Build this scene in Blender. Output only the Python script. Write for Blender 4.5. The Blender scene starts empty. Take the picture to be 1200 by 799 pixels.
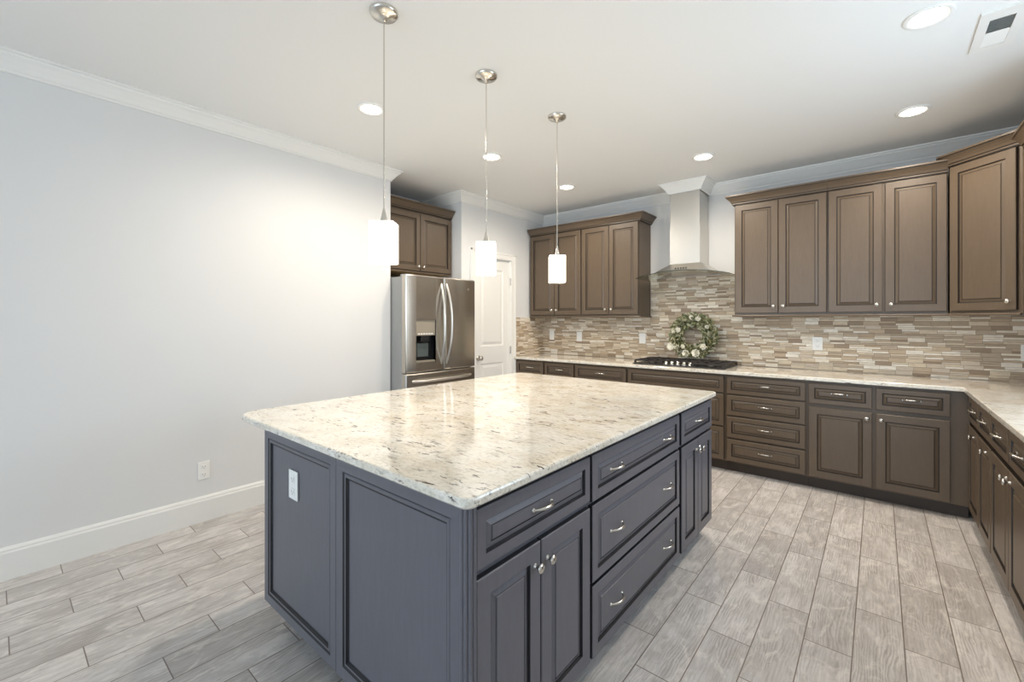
import bpy, bmesh, math, random
from math import sin, cos, pi, radians
from mathutils import Vector, Matrix
random.seed(7)
SC = bpy.context.scene
COL = SC.collection

# ------------------------------------------------------------------ camera, world, light, exposure
cam = bpy.data.cameras.new('camera')
camo = bpy.data.objects.new('camera', cam); COL.objects.link(camo)
camo.location = (0, 0, 1.36826)
camo.rotation_euler = (pi / 2, 0, 0.69882)
cam.sensor_width = 36; cam.lens = 511.635 * 36 / 1200
cam.shift_y = -24.225 / 1200
cam.clip_start = 0.02
SC.camera = camo
SC.view_settings.view_transform = 'Standard'
SC.view_settings.look = 'None'
SC.view_settings.gamma = 1
SC.view_settings.use_curve_mapping = False
SC.view_settings.exposure = 0.0
SC.cycles.use_denoising = True
SC.cycles.max_bounces = 10
SC.cycles.diffuse_bounces = 6
SC.cycles.sample_clamp_indirect = 6

W = bpy.data.worlds.new('sky'); SC.world = W; W.use_nodes = True
bg = W.node_tree.nodes['Background']
bg.inputs['Color'].default_value = (0.62, 0.80, 1.0, 1)
bg.inputs['Strength'].default_value = 1.6

DAY = (0.68, 0.84, 1.0)
WARM = (1.0, 0.89, 0.755)
REAR_W, SIDE_W, DOWN_W, PEND_E = 112.0, 24.0, 68.0, 5.0

def area_light(name, loc, rot, sx, sy, power, color):
    l = bpy.data.lights.new(name, 'AREA'); l.shape = 'RECTANGLE'; l.size = sx; l.size_y = sy
    l.energy = power; l.color = color
    o = bpy.data.objects.new(name, l); COL.objects.link(o); o.location = loc; o.rotation_euler = rot
    return o
area_light('rear_daylight', (-1.25, -5.44, 1.30), (pi / 2, 0, 0), 3.5, 2.1, REAR_W, DAY)
area_light('side_daylight', (1.04, 2.50, 1.66), (0, pi / 2, 0), 1.0, 1.4, SIDE_W, DAY)

# ------------------------------------------------------------------ measured dimensions
XL, YB, XR, ZC = -3.53, 4.86, 1.077, 2.777
YR = -5.5  # unseen rear wall, not measured, set far back to even out the daylight
YALC0, YALC1, XALC = 2.417, 3.332, -4.25

# ------------------------------------------------------------------ node helpers
def lin(r, g, b):
    f = lambda c: (c / 255 / 12.92) if c / 255 <= 0.04045 else ((c / 255 + 0.055) / 1.055) ** 2.4
    return (f(r), f(g), f(b), 1)

class NT:
    def __init__(s, name):
        s.m = bpy.data.materials.new(name); s.m.use_nodes = True
        s.t = s.m.node_tree; s.t.nodes.clear()
        s.out = s.n('ShaderNodeOutputMaterial')
        s.b = s.n('ShaderNodeBsdfPrincipled'); s.l(s.b.outputs[0], s.out.inputs[0])
    def n(s, typ, **k):
        o = s.t.nodes.new(typ)
        for a, v in k.items(): setattr(o, a, v)
        return o
    def l(s, a, b): s.t.links.new(a, b)
    def set(s, **k):
        for a, v in k.items(): s.b.inputs[a.replace('_', ' ')].default_value = v
    def val(s, sock, v):
        if hasattr(v, 'is_linked') or hasattr(v, 'links'): s.l(v, sock)
        else: sock.default_value = v
    def math(s, op, a, b=0.0, c=None):
        o = s.n('ShaderNodeMath', operation=op); s.val(o.inputs[0], a); s.val(o.inputs[1], b)
        if c is not None: s.val(o.inputs[2], c)
        return o.outputs[0]
    def coord(s, scale=(1, 1, 1), rot=(0, 0, 0), kind='Object'):
        tc = s.n('ShaderNodeTexCoord'); mp = s.n('ShaderNodeMapping')
        mp.inputs['Scale'].default_value = scale; mp.inputs['Rotation'].default_value = rot
        s.l(tc.outputs[kind], mp.inputs[0]); return mp.outputs[0]
    def noise(s, vec, scale, detail=4, rough=0.55, dist=0.0):
        o = s.n('ShaderNodeTexNoise'); s.l(vec, o.inputs['Vector'])
        o.inputs['Scale'].default_value = scale; o.inputs['Detail'].default_value = detail
        o.inputs['Roughness'].default_value = rough; o.inputs['Distortion'].default_value = dist
        return o.outputs['Fac']
    def ramp(s, fac, stops, interp='LINEAR'):
        o = s.n('ShaderNodeValToRGB'); o.color_ramp.interpolation = interp; e = o.color_ramp.elements
        while len(e) < len(stops): e.new(0.5)
        for q, (p, c) in zip(e, stops):
            q.position = p; q.color = c if len(c) == 4 else (*c, 1)
        s.l(fac, o.inputs[0]); return o.outputs[0]
    def mix(s, fac, a, b, mode='MIX'):
        o = s.n('ShaderNodeMix', data_type='RGBA', blend_type=mode)
        s.val(o.inputs[0], fac); s.val(o.inputs[6], a); s.val(o.inputs[7], b); return o.outputs[2]
    def bump(s, h, strength=0.3, dist=0.01):
        o = s.n('ShaderNodeBump'); o.inputs['Strength'].default_value = strength
        o.inputs['Distance'].default_value = dist; s.l(h, o.inputs['Height'])
        s.l(o.outputs[0], s.b.inputs['Normal'])
    def cells(s, u, v, L, h, shift=None):
        """running-bond cells: returns random value, fac of joint, per-cell uv"""
        rv = s.math('DIVIDE', v, h); row = s.math('FLOOR', rv)
        if shift is None:
            w = s.n('ShaderNodeTexWhiteNoise', noise_dimensions='1D'); s.l(row, w.inputs['W']); off = w.outputs['Value']
        else: off = s.math('MULTIPLY', row, shift)
        cu = s.math('ADD', s.math('DIVIDE', u, L), off); col = s.math('FLOOR', cu)
        cb = s.n('ShaderNodeCombineXYZ'); s.l(col, cb.inputs[0]); s.l(row, cb.inputs[1])
        wn = s.n('ShaderNodeTexWhiteNoise', noise_dimensions='2D'); s.l(cb.outputs[0], wn.inputs['Vector'])
        fu, fv = s.math('FRACT', cu), s.math('FRACT', rv)
        du = s.math('MULTIPLY', s.math('MINIMUM', fu, s.math('SUBTRACT', 1.0, fu)), L)
        dv = s.math('MULTIPLY', s.math('MINIMUM', fv, s.math('SUBTRACT', 1.0, fv)), h)
        return wn, s.math('MINIMUM', du, dv), cb.outputs[0]

def simple(name, col, rough=0.5, metal=0.0, **k):
    t = NT(name); t.set(Base_Color=col, Roughness=rough, Metallic=metal, **k); return t.m

def paint(name, col, rough=0.75):
    t = NT(name); n = t.noise(t.coord(), 90, 2)
    t.set(Base_Color=col, Roughness=rough); t.bump(n, 0.05, 0.001); return t.m

def wood(name, base, dark, rough=0.38):
    t = NT(name)
    g = t.noise(t.coord((14, 14, 1.6)), 5.5, 5, 0.6, 0.6)
    b = t.noise(t.coord(), 4.0, 3)
    c = t.mix(t.ramp(g, [(0.25, (.35, .35, .35)), (0.75, (1, 1, 1))]), dark, base)
    c = t.mix(t.math('MULTIPLY', b, 0.35), c, dark)
    t.l(c, t.b.inputs['Base Color']); t.set(Roughness=rough); t.bump(g, 0.015, 0.001)
    return t.m

def granite(name):
    t = NT(name); R = (0, 0, -0.5)
    base = t.ramp(t.noise(t.coord(), 9, 6, 0.65), [(0.30, lin(214, 204, 186)), (0.48, lin(232, 226, 213)), (0.70, lin(242, 238, 230))])
    warm = t.ramp(t.noise(t.coord((1, 2.2, 2.2), R), 3.0, 4, 0.55), [(0.46, (0, 0, 0)), (0.66, (1, 1, 1))])
    c = t.mix(t.math('MULTIPLY', warm, 0.35), base, lin(222, 206, 178))
    grain = t.ramp(t.noise(t.coord((1, 2.0, 2.0), R), 46, 5, 0.7), [(0.38, (1, 1, 1)), (0.50, (0, 0, 0))])
    c = t.mix(t.math('MULTIPLY', grain, 0.38), c, lin(160, 150, 140))
    area = t.ramp(t.noise(t.coord((0.8, 1.9, 1.9), R), 4.0, 4, 0.6), [(0.42, (0, 0, 0)), (0.60, (1, 1, 1))])
    veil = t.ramp(t.noise(t.coord((1.0, 4.2, 4.2), R), 10, 6, 0.66, 0.4), [(0.55, (0, 0, 0)), (0.66, (1, 1, 1))])
    c = t.mix(t.math('MULTIPLY', veil, t.math('ADD', t.math('MULTIPLY', area, 0.45), 0.10)), c, lin(158, 144, 130))
    spk = t.ramp(t.noise(t.coord((1.0, 3.4, 3.4), R), 15, 6, 0.68, 0.3), [(0.585, (0, 0, 0)), (0.625, (1, 1, 1))])
    c = t.mix(t.math('MULTIPLY', spk, t.math('ADD', t.math('MULTIPLY', area, 0.62), 0.36)), c, lin(58, 50, 47))
    t.l(c, t.b.inputs['Base Color']); t.set(Roughness=0.10, Coat_Weight=0.4, Coat_Roughness=0.04); return t.m

def floor_mat():
    t = NT('floor_planks'); tc = t.n('ShaderNodeTexCoord'); sp = t.n('ShaderNodeSeparateXYZ'); t.l(tc.outputs['Object'], sp.inputs[0])
    u = t.math('SUBTRACT', sp.outputs[1], 0.245); v = t.math('ADD', sp.outputs[0], 3.544)
    wn, d, cell = t.cells(u, v, 0.6, 0.1648, shift=1 / 3)
    off = t.n('ShaderNodeVectorMath', operation='MULTIPLY_ADD'); t.l(cell, off.inputs[0]); off.inputs[1].default_value = (3.7, 5.3, 0)
    t.l(tc.outputs['Object'], off.inputs[2])
    def m(scale):
        q = t.n('ShaderNodeMapping'); q.inputs['Scale'].default_value = scale; t.l(off.outputs[0], q.inputs[0]); return q.outputs[0]
    grain = t.noise(m((16, 1.3, 1)), 4.0, 8, 0.72, 0.5)
    blot = t.noise(m((2.4, 1.0, 1)), 3.2, 5, 0.62, 0.5)
    wv = t.n('ShaderNodeTexWave', wave_type='BANDS', bands_direction='X'); t.l(m((1, .22, 1)), wv.inputs['Vector'])
    wv.inputs['Scale'].default_value = 27; wv.inputs['Distortion'].default_value = 34; wv.inputs['Detail'].default_value = 4
    wv.inputs['Detail Scale'].default_value = 0.22; wv.inputs['Detail Roughness'].default_value = 0.6
    patch = t.noise(m((3.0, 1.4, 1)), 2.6, 3, 0.5, 0.3)
    tone = t.ramp(wn.outputs['Value'], [(0.0, lin(190, 185, 181)), (0.35, lin(207, 202, 198)), (0.7, lin(219, 214, 210)), (1.0, lin(199, 195, 192))])
    c = t.mix(t.math('MULTIPLY', t.ramp(blot, [(0.42, (0, 0, 0)), (0.68, (1, 1, 1))]), 0.50), tone, lin(156, 147, 140))
    c = t.mix(t.math('MULTIPLY', t.ramp(grain, [(0.42, (0, 0, 0)), (0.66, (1, 1, 1))]), 0.45), c, lin(138, 128, 121))
    ln = t.math('MULTIPLY', t.ramp(wv.outputs['Fac'], [(0.45, (0, 0, 0)), (0.95, (1, 1, 1))]), t.ramp(patch, [(0.44, (.05, .05, .05)), (0.66, (1, 1, 1))]))
    c = t.mix(t.math('MULTIPLY', ln, 0.48), c, lin(136, 126, 118))
    c = t.mix(t.math('MULTIPLY', t.ramp(wv.outputs['Fac'], [(0.0, (1, 1, 1)), (0.25, (0, 0, 0))]), 0.10), c, lin(224, 218, 211))
    chalk = t.noise(m((3.6, 1.6, 1)), 4.2, 6, 0.7, 0.9)
    c = t.mix(t.math('MULTIPLY', t.ramp(chalk, [(0.50, (0, 0, 0)), (0.64, (1, 1, 1))]), 0.45), c, lin(236, 230, 222))
    c = t.mix(t.math('MULTIPLY', t.ramp(t.noise(m((5, 2.4, 1)), 5.5, 6, 0.7, 0.8), [(0.60, (0, 0, 0)), (0.72, (1, 1, 1))]), 0.50), c, lin(134, 122, 112))
    j = t.math('LESS_THAN', d, 0.0021)
    c = t.mix(j, c, lin(120, 108, 98))
    t.l(c, t.b.inputs['Base Color']); t.set(Roughness=0.42)
    h = t.math('SUBTRACT', t.math('MULTIPLY', grain, 0.15), j)
    t.bump(h, 0.25, 0.002); return t.m

def mosaic_mat():
    t = NT('mosaic_tile'); tc = t.n('ShaderNodeTexCoord'); sp = t.n('ShaderNodeSeparateXYZ'); t.l(tc.outputs['Object'], sp.inputs[0])
    u = t.math('ADD', sp.outputs[0], sp.outputs[1])
    H_ = 0.034
    wn, d, cell = t.cells(u, sp.outputs[2], 0.106, H_)
    sep = t.n('ShaderNodeSeparateColor'); t.l(wn.outputs['Color'], sep.inputs[0])
    fv = t.math('FRACT', t.math('DIVIDE', sp.outputs[2], H_))
    split = t.math('GREATER_THAN', sep.outputs[2], 0.42)
    half = t.math('MULTIPLY', split, t.math('GREATER_THAN', fv, 0.5))
    val = t.math('FRACT', t.math('MULTIPLY_ADD', half, 0.437, sep.outputs[0]))
    dm = t.math('ADD', t.math('MULTIPLY', t.math('ABSOLUTE', t.math('SUBTRACT', fv, 0.5)), H_), t.math('MULTIPLY', t.math('SUBTRACT', 1.0, split), 1.0))
    d = t.math('MINIMUM', d, dm)
    tone = t.ramp(val, [(0.0, lin(180, 159, 132)), (0.13, lin(222, 206, 180)), (0.30, lin(200, 179, 152)), (0.44, lin(240, 229, 210)),
                                         (0.60, lin(212, 197, 177)), (0.72, lin(188, 170, 147)), (0.83, lin(246, 238, 224)), (0.93, lin(158, 137, 113))], 'CONSTANT')
    off = t.n('ShaderNodeVectorMath', operation='MULTIPLY_ADD'); t.l(cell, off.inputs[0]); off.inputs[1].default_value = (1.7, 2.3, 1.1); t.l(tc.outputs['Object'], off.inputs[2])
    mp = t.n('ShaderNodeMapping'); mp.inputs['Scale'].default_value = (3, 3, 22); t.l(off.outputs[0], mp.inputs[0])
    g = t.noise(mp.outputs[0], 6, 4, 0.6, 0.6)
    c = t.mix(t.math('MULTIPLY', t.ramp(g, [(0.4, (0, 0, 0)), (0.7, (1, 1, 1))]), 0.35), tone, lin(132, 112, 92))
    j = t.math('LESS_THAN', d, 0.0009)
    c = t.mix(t.math('MULTIPLY', j, 0.5), c, lin(104, 86, 68))
    t.l(c, t.b.inputs['Base Color'])
    h = t.math('ADD', t.math('FRACT', t.math('MULTIPLY_ADD', half, 0.61, sep.outputs[1])), t.math('MULTIPLY', g, 0.3))
    t.set(Roughness=0.42); t.bump(t.math('SUBTRACT', h, t.math('MULTIPLY', j, 0.6)), 0.9, 0.008); return t.m

def steel(name, col, rough=0.26, vertical=True):
    t = NT(name); n = t.noise(t.coord((60, 60, 1.0) if not vertical else (1.0, 1.0, 60)), 6, 3)
    t.set(Base_Color=col, Metallic=1.0, Roughness=rough, Anisotropic=0.0)
    cb = t.n('ShaderNodeCombineXYZ'); cb.inputs[2].default_value = 1.0; t.l(cb.outputs[0], t.b.inputs['Tangent'])
    t.bump(n, 0.03, 0.0006); return t.m

M = dict(
    wall=paint('wall_paint', lin(222, 222, 221)), ceil=paint('ceiling_paint', lin(234, 234, 232), 0.9),
    trim=simple('white_trim', lin(236, 235, 231), 0.45), floor=floor_mat(), mosaic=mosaic_mat(), granite=granite('granite'),
    cab=wood('brown_stained_maple', lin(101, 86, 70), lin(87, 73, 58)), glaze=simple('dark_glaze_gap_shade', lin(40, 32, 26), 0.5),
    isl=wood('charcoal_maple_cool_light', lin(106, 105, 112), lin(93, 92, 98)), iglaze=simple('black_glaze_gap_shade', lin(30, 29, 33), 0.45),  # bluish window light on the island is put into this colour
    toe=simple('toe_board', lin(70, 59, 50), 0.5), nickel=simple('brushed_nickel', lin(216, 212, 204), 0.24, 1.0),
    steel=steel('stainless_steel', lin(210, 207, 201), 0.33), dsteel=steel('fridge_steel', lin(200, 194, 184), 0.27),
    side=simple('grey_fridge_side', lin(150, 150, 148), 0.45), black=simple('black_plastic', lin(28, 29, 31), 0.3),
    panel=simple('grey_control_panel', lin(150, 142, 128), 0.35), iron=simple('cast_iron', lin(44, 38, 34), 0.5),
    chrome=simple('chrome', lin(228, 226, 222), 0.12, 1.0), plate=simple('white_plastic', lin(240, 239, 235), 0.35),
    slot=simple('socket_slot', lin(90, 88, 85), 0.5), vgrey=simple('vent_grey', lin(176, 179, 178), 0.6),
    twig=simple('brown_twig', lin(84, 66, 48), 0.8), interior=simple('cabinet_inside', lin(190, 160, 112), 0.6),
)
def leaf_mat(name, a, b):
    t = NT(name); oi = t.noise(t.coord(), 40, 2)
    t.l(t.ramp(oi, [(0.3, a), (0.7, b)]), t.b.inputs['Base Color']); t.set(Roughness=0.55); return t.m
M['leaf'] = leaf_mat('green_leaf', lin(112, 114, 72), lin(156, 156, 112))
M['leaf2'] = leaf_mat('deep_leaf', lin(76, 84, 52), lin(108, 116, 76))
M['pale'] = leaf_mat('pale_leaf', lin(184, 182, 148), lin(222, 216, 188))
M['petal'] = leaf_mat('cream_petal', lin(228, 222, 202), lin(244, 240, 226))
t = NT('hood_glass'); t.set(Base_Color=(0.80, 0.88, 0.82, 1), Roughness=0.02, IOR=1.45, Transmission_Weight=1.0); M['glass'] = t.m
t = NT('window_glass'); t.set(Base_Color=(1, 1, 1, 1), Roughness=0.0, IOR=1.02, Transmission_Weight=1.0); M['pane'] = t.m
def emis(name, col, s):
    t = NT(name); t.set(Base_Color=(0.9, 0.88, 0.84, 1), Roughness=0.3, Emission_Color=col, Emission_Strength=s); return t.m
M['lens'] = emis('lamp_lens', (1.0, 0.90, 0.74, 1), 14.0)
M['shade'] = emis('opal_glass', (1.0, 0.93, 0.83, 1), PEND_E)

# ------------------------------------------------------------------ mesh helpers
class MB:
    def __init__(s): s.v, s.f, s.m, s.sm = [], [], [], []
    def add(s, vs, fs, mi=0, smooth=False):
        o = len(s.v); s.v += [tuple(p) for p in vs]
        for f in fs: s.f.append([o + i for i in f]); s.m.append(mi); s.sm.append(smooth)
    def box(s, x0, x1, y0, y1, z0, z1, mi=0, c=0.0):
        if c <= 0:
            s.add([(x0, y0, z0), (x1, y0, z0), (x1, y1, z0), (x0, y1, z0), (x0, y0, z1), (x1, y0, z1), (x1, y1, z1), (x0, y1, z1)],
                  [(0, 3, 2, 1), (4, 5, 6, 7), (0, 1, 5, 4), (1, 2, 6, 5), (2, 3, 7, 6), (3, 0, 4, 7)], mi)
        else:
            b = bmesh.new(); bmesh.ops.create_cube(b, size=1)
            for q in b.verts: q.co = ((x0 + x1) / 2 + q.co.x * (x1 - x0), (y0 + y1) / 2 + q.co.y * (y1 - y0), (z0 + z1) / 2 + q.co.z * (z1 - z0))
            bmesh.ops.bevel(b, geom=list(b.edges), offset=c, segments=2, profile=0.5, affect='EDGES')
            b.verts.index_update()
            s.add([q.co[:] for q in b.verts], [[w.index for w in f.verts] for f in b.faces], mi); b.free()
        return s
    def prism(s, poly, z0, z1, mi=0, ch=0.0):
        """vertical prism over a counter-clockwise polygon, optional small eased top and bottom edge"""
        n = len(poly)
        rings = [(0, z0), (0, z1)] if ch <= 0 else [(ch, z0), (0, z0 + ch), (0, z1 - ch), (ch * 0.35, z1 - ch * 0.35), (ch, z1)]
        vs = []
        for ins, z in rings:
            for i in range(n):
                p, a, b = Vector(poly[i]), Vector(poly[i - 1]), Vector(poly[(i + 1) % n])
                e0, e1 = (p - a).normalized(), (b - p).normalized()
                n0, n1 = Vector((-e0.y, e0.x)), Vector((-e1.y, e1.x)); k = (n0 + n1); k = k / max(k.length_squared / 2, 0.3)
                vs.append((p.x + k.x * ins, p.y + k.y * ins, z))
        fs = [list(range(n))[::-1], [(len(rings) - 1) * n + i for i in range(n)]]
        for r in range(len(rings) - 1):
            for i in range(n): fs.append((r * n + i, r * n + (i + 1) % n, (r + 1) * n + (i + 1) % n, (r + 1) * n + i))
        s.add(vs, fs, mi); return s
    def tube(s, pts, r, seg=8, mi=0, smooth=True):
        pts = [Vector(p) for p in pts]; n = len(pts); vs, fs = [], []
        up = None
        for i, p in enumerate(pts):
            d = (pts[min(i + 1, n - 1)] - pts[max(i - 1, 0)]).normalized()
            if up is None: up = d.orthogonal().normalized()
            a = (up - d * up.dot(d)).normalized(); up = a; b = d.cross(a)
            rr = r[i] if isinstance(r, (list, tuple)) else r
            for k in range(seg): vs.append(p + (a * cos(2 * pi * k / seg) + b * sin(2 * pi * k / seg)) * rr)
        for i in range(n - 1):
            for k in range(seg): fs.append((i * seg + k, i * seg + (k + 1) % seg, (i + 1) * seg + (k + 1) % seg, (i + 1) * seg + k))
        s.add(vs, fs, mi, smooth); s.add([vs[k] for k in range(seg)], [list(range(seg))[::-1]], mi)
        s.add(vs[-seg:], [list(range(seg))], mi); return s
    def lathe(s, prof, c=(0, 0, 0), axis='z', seg=24, mi=0, smooth=True):
        """prof: (radius, height) pairs"""
        vs, fs = [], []
        for r, h in prof:
            for k in range(seg):
                x, y = r * cos(2 * pi * k / seg), r * sin(2 * pi * k / seg)
                q = {'z': (x, y, h), '-y': (x, -h, y), 'x': (h, x, y)}[axis]
                vs.append((q[0] + c[0], q[1] + c[1], q[2] + c[2]))
        n = len(prof)
        for i in range(n - 1):
            for k in range(seg): fs.append((i * seg + k, i * seg + (k + 1) % seg, (i + 1) * seg + (k + 1) % seg, (i + 1) * seg + k))
        s.add(vs, fs, mi, smooth)
        if prof[0][0] > 1e-5: s.add(vs[:seg], [list(range(seg))[::-1]], mi)
        if prof[-1][0] > 1e-5: s.add(vs[-seg:], [list(range(seg))], mi)
        return s
    def sweep(s, path, prof, mi=0, closed=False):
        """profile (out, z) carried along a plan path, mitred; out is to the right of travel"""
        n = len(path); vs, fs, m = [], [], len(prof)
        for i in range(n):
            p = Vector(path[i])
            d0 = (p - Vector(path[i - 1])).normalized() if i > 0 or closed else None
            d1 = (Vector(path[(i + 1) % n]) - p).normalized() if i < n - 1 or closed else None
            d0 = d0 or d1; d1 = d1 or d0
            n0, n1 = Vector((d0.y, -d0.x)), Vector((d1.y, -d1.x)); k = n0 + n1; k = k / (k.length_squared / 2)
            for q in prof: vs.append((p.x + k.x * q[0], p.y + k.y * q[0], q[1]))
        for i in range(n if closed else n - 1):
            j = (i + 1) % n
            for a in range(m):
                b = (a + 1) % m; fs.append((i * m + a, j * m + a, j * m + b, i * m + b))
        if not closed: fs += [list(range(m)), [(n - 1) * m + a for a in range(m)][::-1]]
        s.add(vs, fs, mi)
        for i in range(n if closed else n - 1):
            for a in range(m):
                if len(prof[a]) > 2: s.m[len(s.m) - len(fs) + i * m + a] = prof[a][2]
        return s
    def front(s, x0, x1, z0, z1, fr, yb=0.0, t=0.020, flat=False):
        """raised panel door or drawer front facing -y, glaze (material 1) lying in the grooves and darkening the outer edges as gap shade"""
        if flat: R = [(0, 0, 0), (0, t - .003, 1), (.003, t, 0), (fr - .012, t, 0), (fr - .006, t - .005, 1), (fr - .002, t - .002, 0), (fr + .005, t - .002, 0), (fr + .010, t - .010, 1), (fr + .016, t - .0105, 1)]
        else: R = [(0, 0, 0), (0, t - .003, 1), (.003, t, 0), (fr - .004, t, 0), (fr - .002, t - .008, 1), (fr + .0025, t - .009, 1), (fr + .019, t - .003, 0), (fr + .0195, t - .005, 1), (fr + .0225, t - .005, 1), (fr + .0245, t - .001, 0)]  # second ring: dark outer edge paints the shade of the gaps between fronts
        vs, prev = [], None
        for i, d, mi in R:
            ring = [(x0 + i, yb - d, z0 + i), (x1 - i, yb - d, z0 + i), (x1 - i, yb - d, z1 - i), (x0 + i, yb - d, z1 - i)]
            if prev: s.add(prev + ring, [(k, (k + 1) % 4, 4 + (k + 1) % 4, 4 + k) for k in range(4)], mi)
            else: s.add(ring, [(3, 2, 1, 0)], 0)
            prev = ring
        s.add(prev, [(0, 1, 2, 3)], 0); return s
    def build(s, name, mats, parent=None, loc=None, fix=True):
        me = bpy.data.meshes.new(name); me.from_pydata(s.v, [], s.f)
        for q in (mats if isinstance(mats, (list, tuple)) else [mats]): me.materials.append(q)
        me.polygons.foreach_set('material_index', s.m); me.polygons.foreach_set('use_smooth', s.sm)
        if fix:
            b = bmesh.new(); b.from_mesh(me); bmesh.ops.recalc_face_normals(b, faces=b.faces); b.to_mesh(me); b.free()
        me.update()
        o = bpy.data.objects.new(name, me); COL.objects.link(o)
        if parent: o.parent = parent
        if loc: o.location = loc
        return o

def tag(o, label=None, cat=None, group=None, kind=None):
    if label: o['label'] = label
    if cat: o['category'] = cat
    if group: o['group'] = group
    if kind: o['kind'] = kind
    return o
def thing(name, label, cat, loc=(0, 0, 0), rz=0.0, group=None):
    o = bpy.data.objects.new(name, None); COL.objects.link(o); o.location = loc; o.rotation_euler = (0, 0, rz)
    o.empty_display_size = 0.1
    return tag(o, label, cat, group)
def copy_tree(o, loc, label, parent=None):
    c = o.copy(); COL.objects.link(c)
    if parent: c.parent = parent
    else: c.location = loc; c['label'] = label
    for ch in list(o.children): copy_tree(ch, None, None, c)
    return c
def struct(o): o['kind'] = 'structure'; return o

# ------------------------------------------------------------------ the room
struct(MB().box(XALC - .15, XR + .15, YR - .15, YB + .15, -0.08, 0).build('floor', M['floor']))
struct(MB().box(XALC - .15, XR + .15, YR - .15, YB + .15, ZC, ZC + .08).build('ceiling', M['ceil']))
w = MB(); w.box(XL - .72, XL, YR, YALC0, 0, ZC)
struct(w.build('wall_left', M['wall']))
struct(MB().box(XALC - .12, XALC, YALC0, YALC1, 0, ZC).build('wall_alcove', M['wall']))
DY0, DY1, DZ = 3.548, 4.168, 2.105      # pantry door opening
w = MB(); w.box(XL - .72, XL, YALC1, DY0, 0, ZC); w.box(XL - .72, XL, DY1, YB, 0, ZC); w.box(XL - .72, XL, DY0, DY1, DZ, ZC)
w.box(XL - .72, XL - .12, DY0, DY1, 0, DZ)
struct(w.build('wall_pantry', M['wall']))
struct(MB().box(XL - .72, XR + .12, YB, YB + .12, 0, ZC).build('wall_back', M['wall']))
# right wall with the sink window, rear wall with the patio windows (both behind the camera)
w = MB(); WY0, WY1, WZ0, WZ1 = 1.75, 3.25, 1.10, 2.22
w.box(XR, XR + .12, YR, WY0, 0, ZC); w.box(XR, XR + .12, WY1, YB, 0, ZC); w.box(XR, XR + .12, WY0, WY1, 0, WZ0); w.box(XR, XR + .12, WY0, WY1, WZ1, ZC)
struct(w.build('wall_right', M['wall']))
w = MB(); RX0, RX1, RZ0, RZ1 = -3.1, 0.6, 0.20, 2.40
w.box(XL - .72, RX0, YR - .12, YR, 0, ZC); w.box(RX1, XR + .12, YR - .12, YR, 0, ZC); w.box(RX0, RX1, YR - .12, YR, 0, RZ0); w.box(RX0, RX1, YR - .12, YR, RZ1, ZC)
struct(w.build('wall_rear', M['wall']))
def window(name, p0, p1, z0, z1, along, n):
    """frame with n lights; along 'x' or 'y', wall plane fixed"""
    f, g = MB(), MB(); a0, a1, c0, c1 = p0
    def bar(s0, s1, q0, q1):
        f.box(s0, s1, c0, c1, q0, q1) if along == 'x' else f.box(c0, c1, s0, s1, q0, q1)
    bar(a0, a1, z0, z0 + .05); bar(a0, a1, z1 - .05, z1)
    st = (a1 - a0 - .05) / n
    for i in range(n + 1): bar(a0 + i * st, a0 + i * st + .05, z0 + .05, z1 - .05)
    cm = (c0 + c1) / 2
    (g.box(a0 + .05, a1 - .05, cm - .003, cm + .003, z0 + .05, z1 - .05) if along == 'x' else g.box(cm - .003, cm + .003, a0 + .05, a1 - .05, z0 + .05, z1 - .05))
    o = struct(f.build(name, M['trim'])); q = g.build('window_glass', M['pane'], o); return o
window('window_1', (RX0, RX1, YR - .09, YR - .05), None, RZ0, RZ1, 'x', 3)
window('window_2', (WY0, WY1, XR + .05, XR + .09), None, WZ0, WZ1, 'y', 2)

# crown moulding all round, wrapping the hood duct
CP = [(0, ZC - .100), (.010, ZC - .100), (.010, ZC - .088), (.018, ZC - .082), (.030, ZC - .064), (.052, ZC - .036), (.066, ZC - .024), (.070, ZC - .014), (.084, ZC - .012), (.084, ZC), (0, ZC)]
DX0, DX1, DYF = -1.67, -1.37, 4.55
struct(MB().sweep([(XL, YR), (XL, YALC0), (XALC, YALC0), (XALC, YALC1), (XL, YALC1), (XL, YB), (DX0 - .003, YB), (DX0 - .003, DYF - .003), (DX1 + .003, DYF - .003), (DX1 + .003, YB), (XR, YB), (XR, YR)], CP).build('trim_1', M['trim']))
BP = [(0, 0), (.016, 0), (.016, .140), (.012, .150), (.012, .158), (.006, .171), (0, .171)]
struct(MB().sweep([(XL, YR), (XL, YALC0)], BP).build('baseboard_left', M['trim']))
struct(MB().sweep([(XL, YALC1), (XL, DY0 - .09)], BP).build('baseboard_pantry', M['trim']))

# pantry door
d = thing('door_1', None, None, (XL, DY0, 0)); d['kind'] = 'structure'
dw = DY1 - DY0
mb = MB()
def door_leaf(mb, y0, y1, z0, z1, x, panels):
    """leaf facing +x with recessed, fielded panels"""
    ys = [y0, panels[0][0], panels[0][1], y1]
    mb.box(x - .035, x - .013, y0, y1, z0, z1)
    mb.box(x - .013, x, y0, ys[1], z0, z1); mb.box(x - .013, x, ys[2], y1, z0, z1)
    zz = [z0] + [v for p in sorted(panels, key=lambda p: p[2]) for v in p[2:]] + [z1]
    for a, b in zip(zz[::2], zz[1::2]): mb.box(x - .013, x, ys[1], ys[2], a, b)
    for (a, b, c, e) in panels:
        prev = None
        for i, dx in ((0, 0), (.012, -.009), (.028, -.009), (.050, -.002)):
            ring = [(x + dx, a + i, c + i), (x + dx, b - i, c + i), (x + dx, b - i, e - i), (x + dx, a + i, e - i)]
            if prev: mb.add(prev + ring, [(k, (k + 1) % 4, 4 + (k + 1) % 4, 4 + k) for k in range(4)])
            prev = ring
        mb.add(prev, [(0, 1, 2, 3)])
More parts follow.
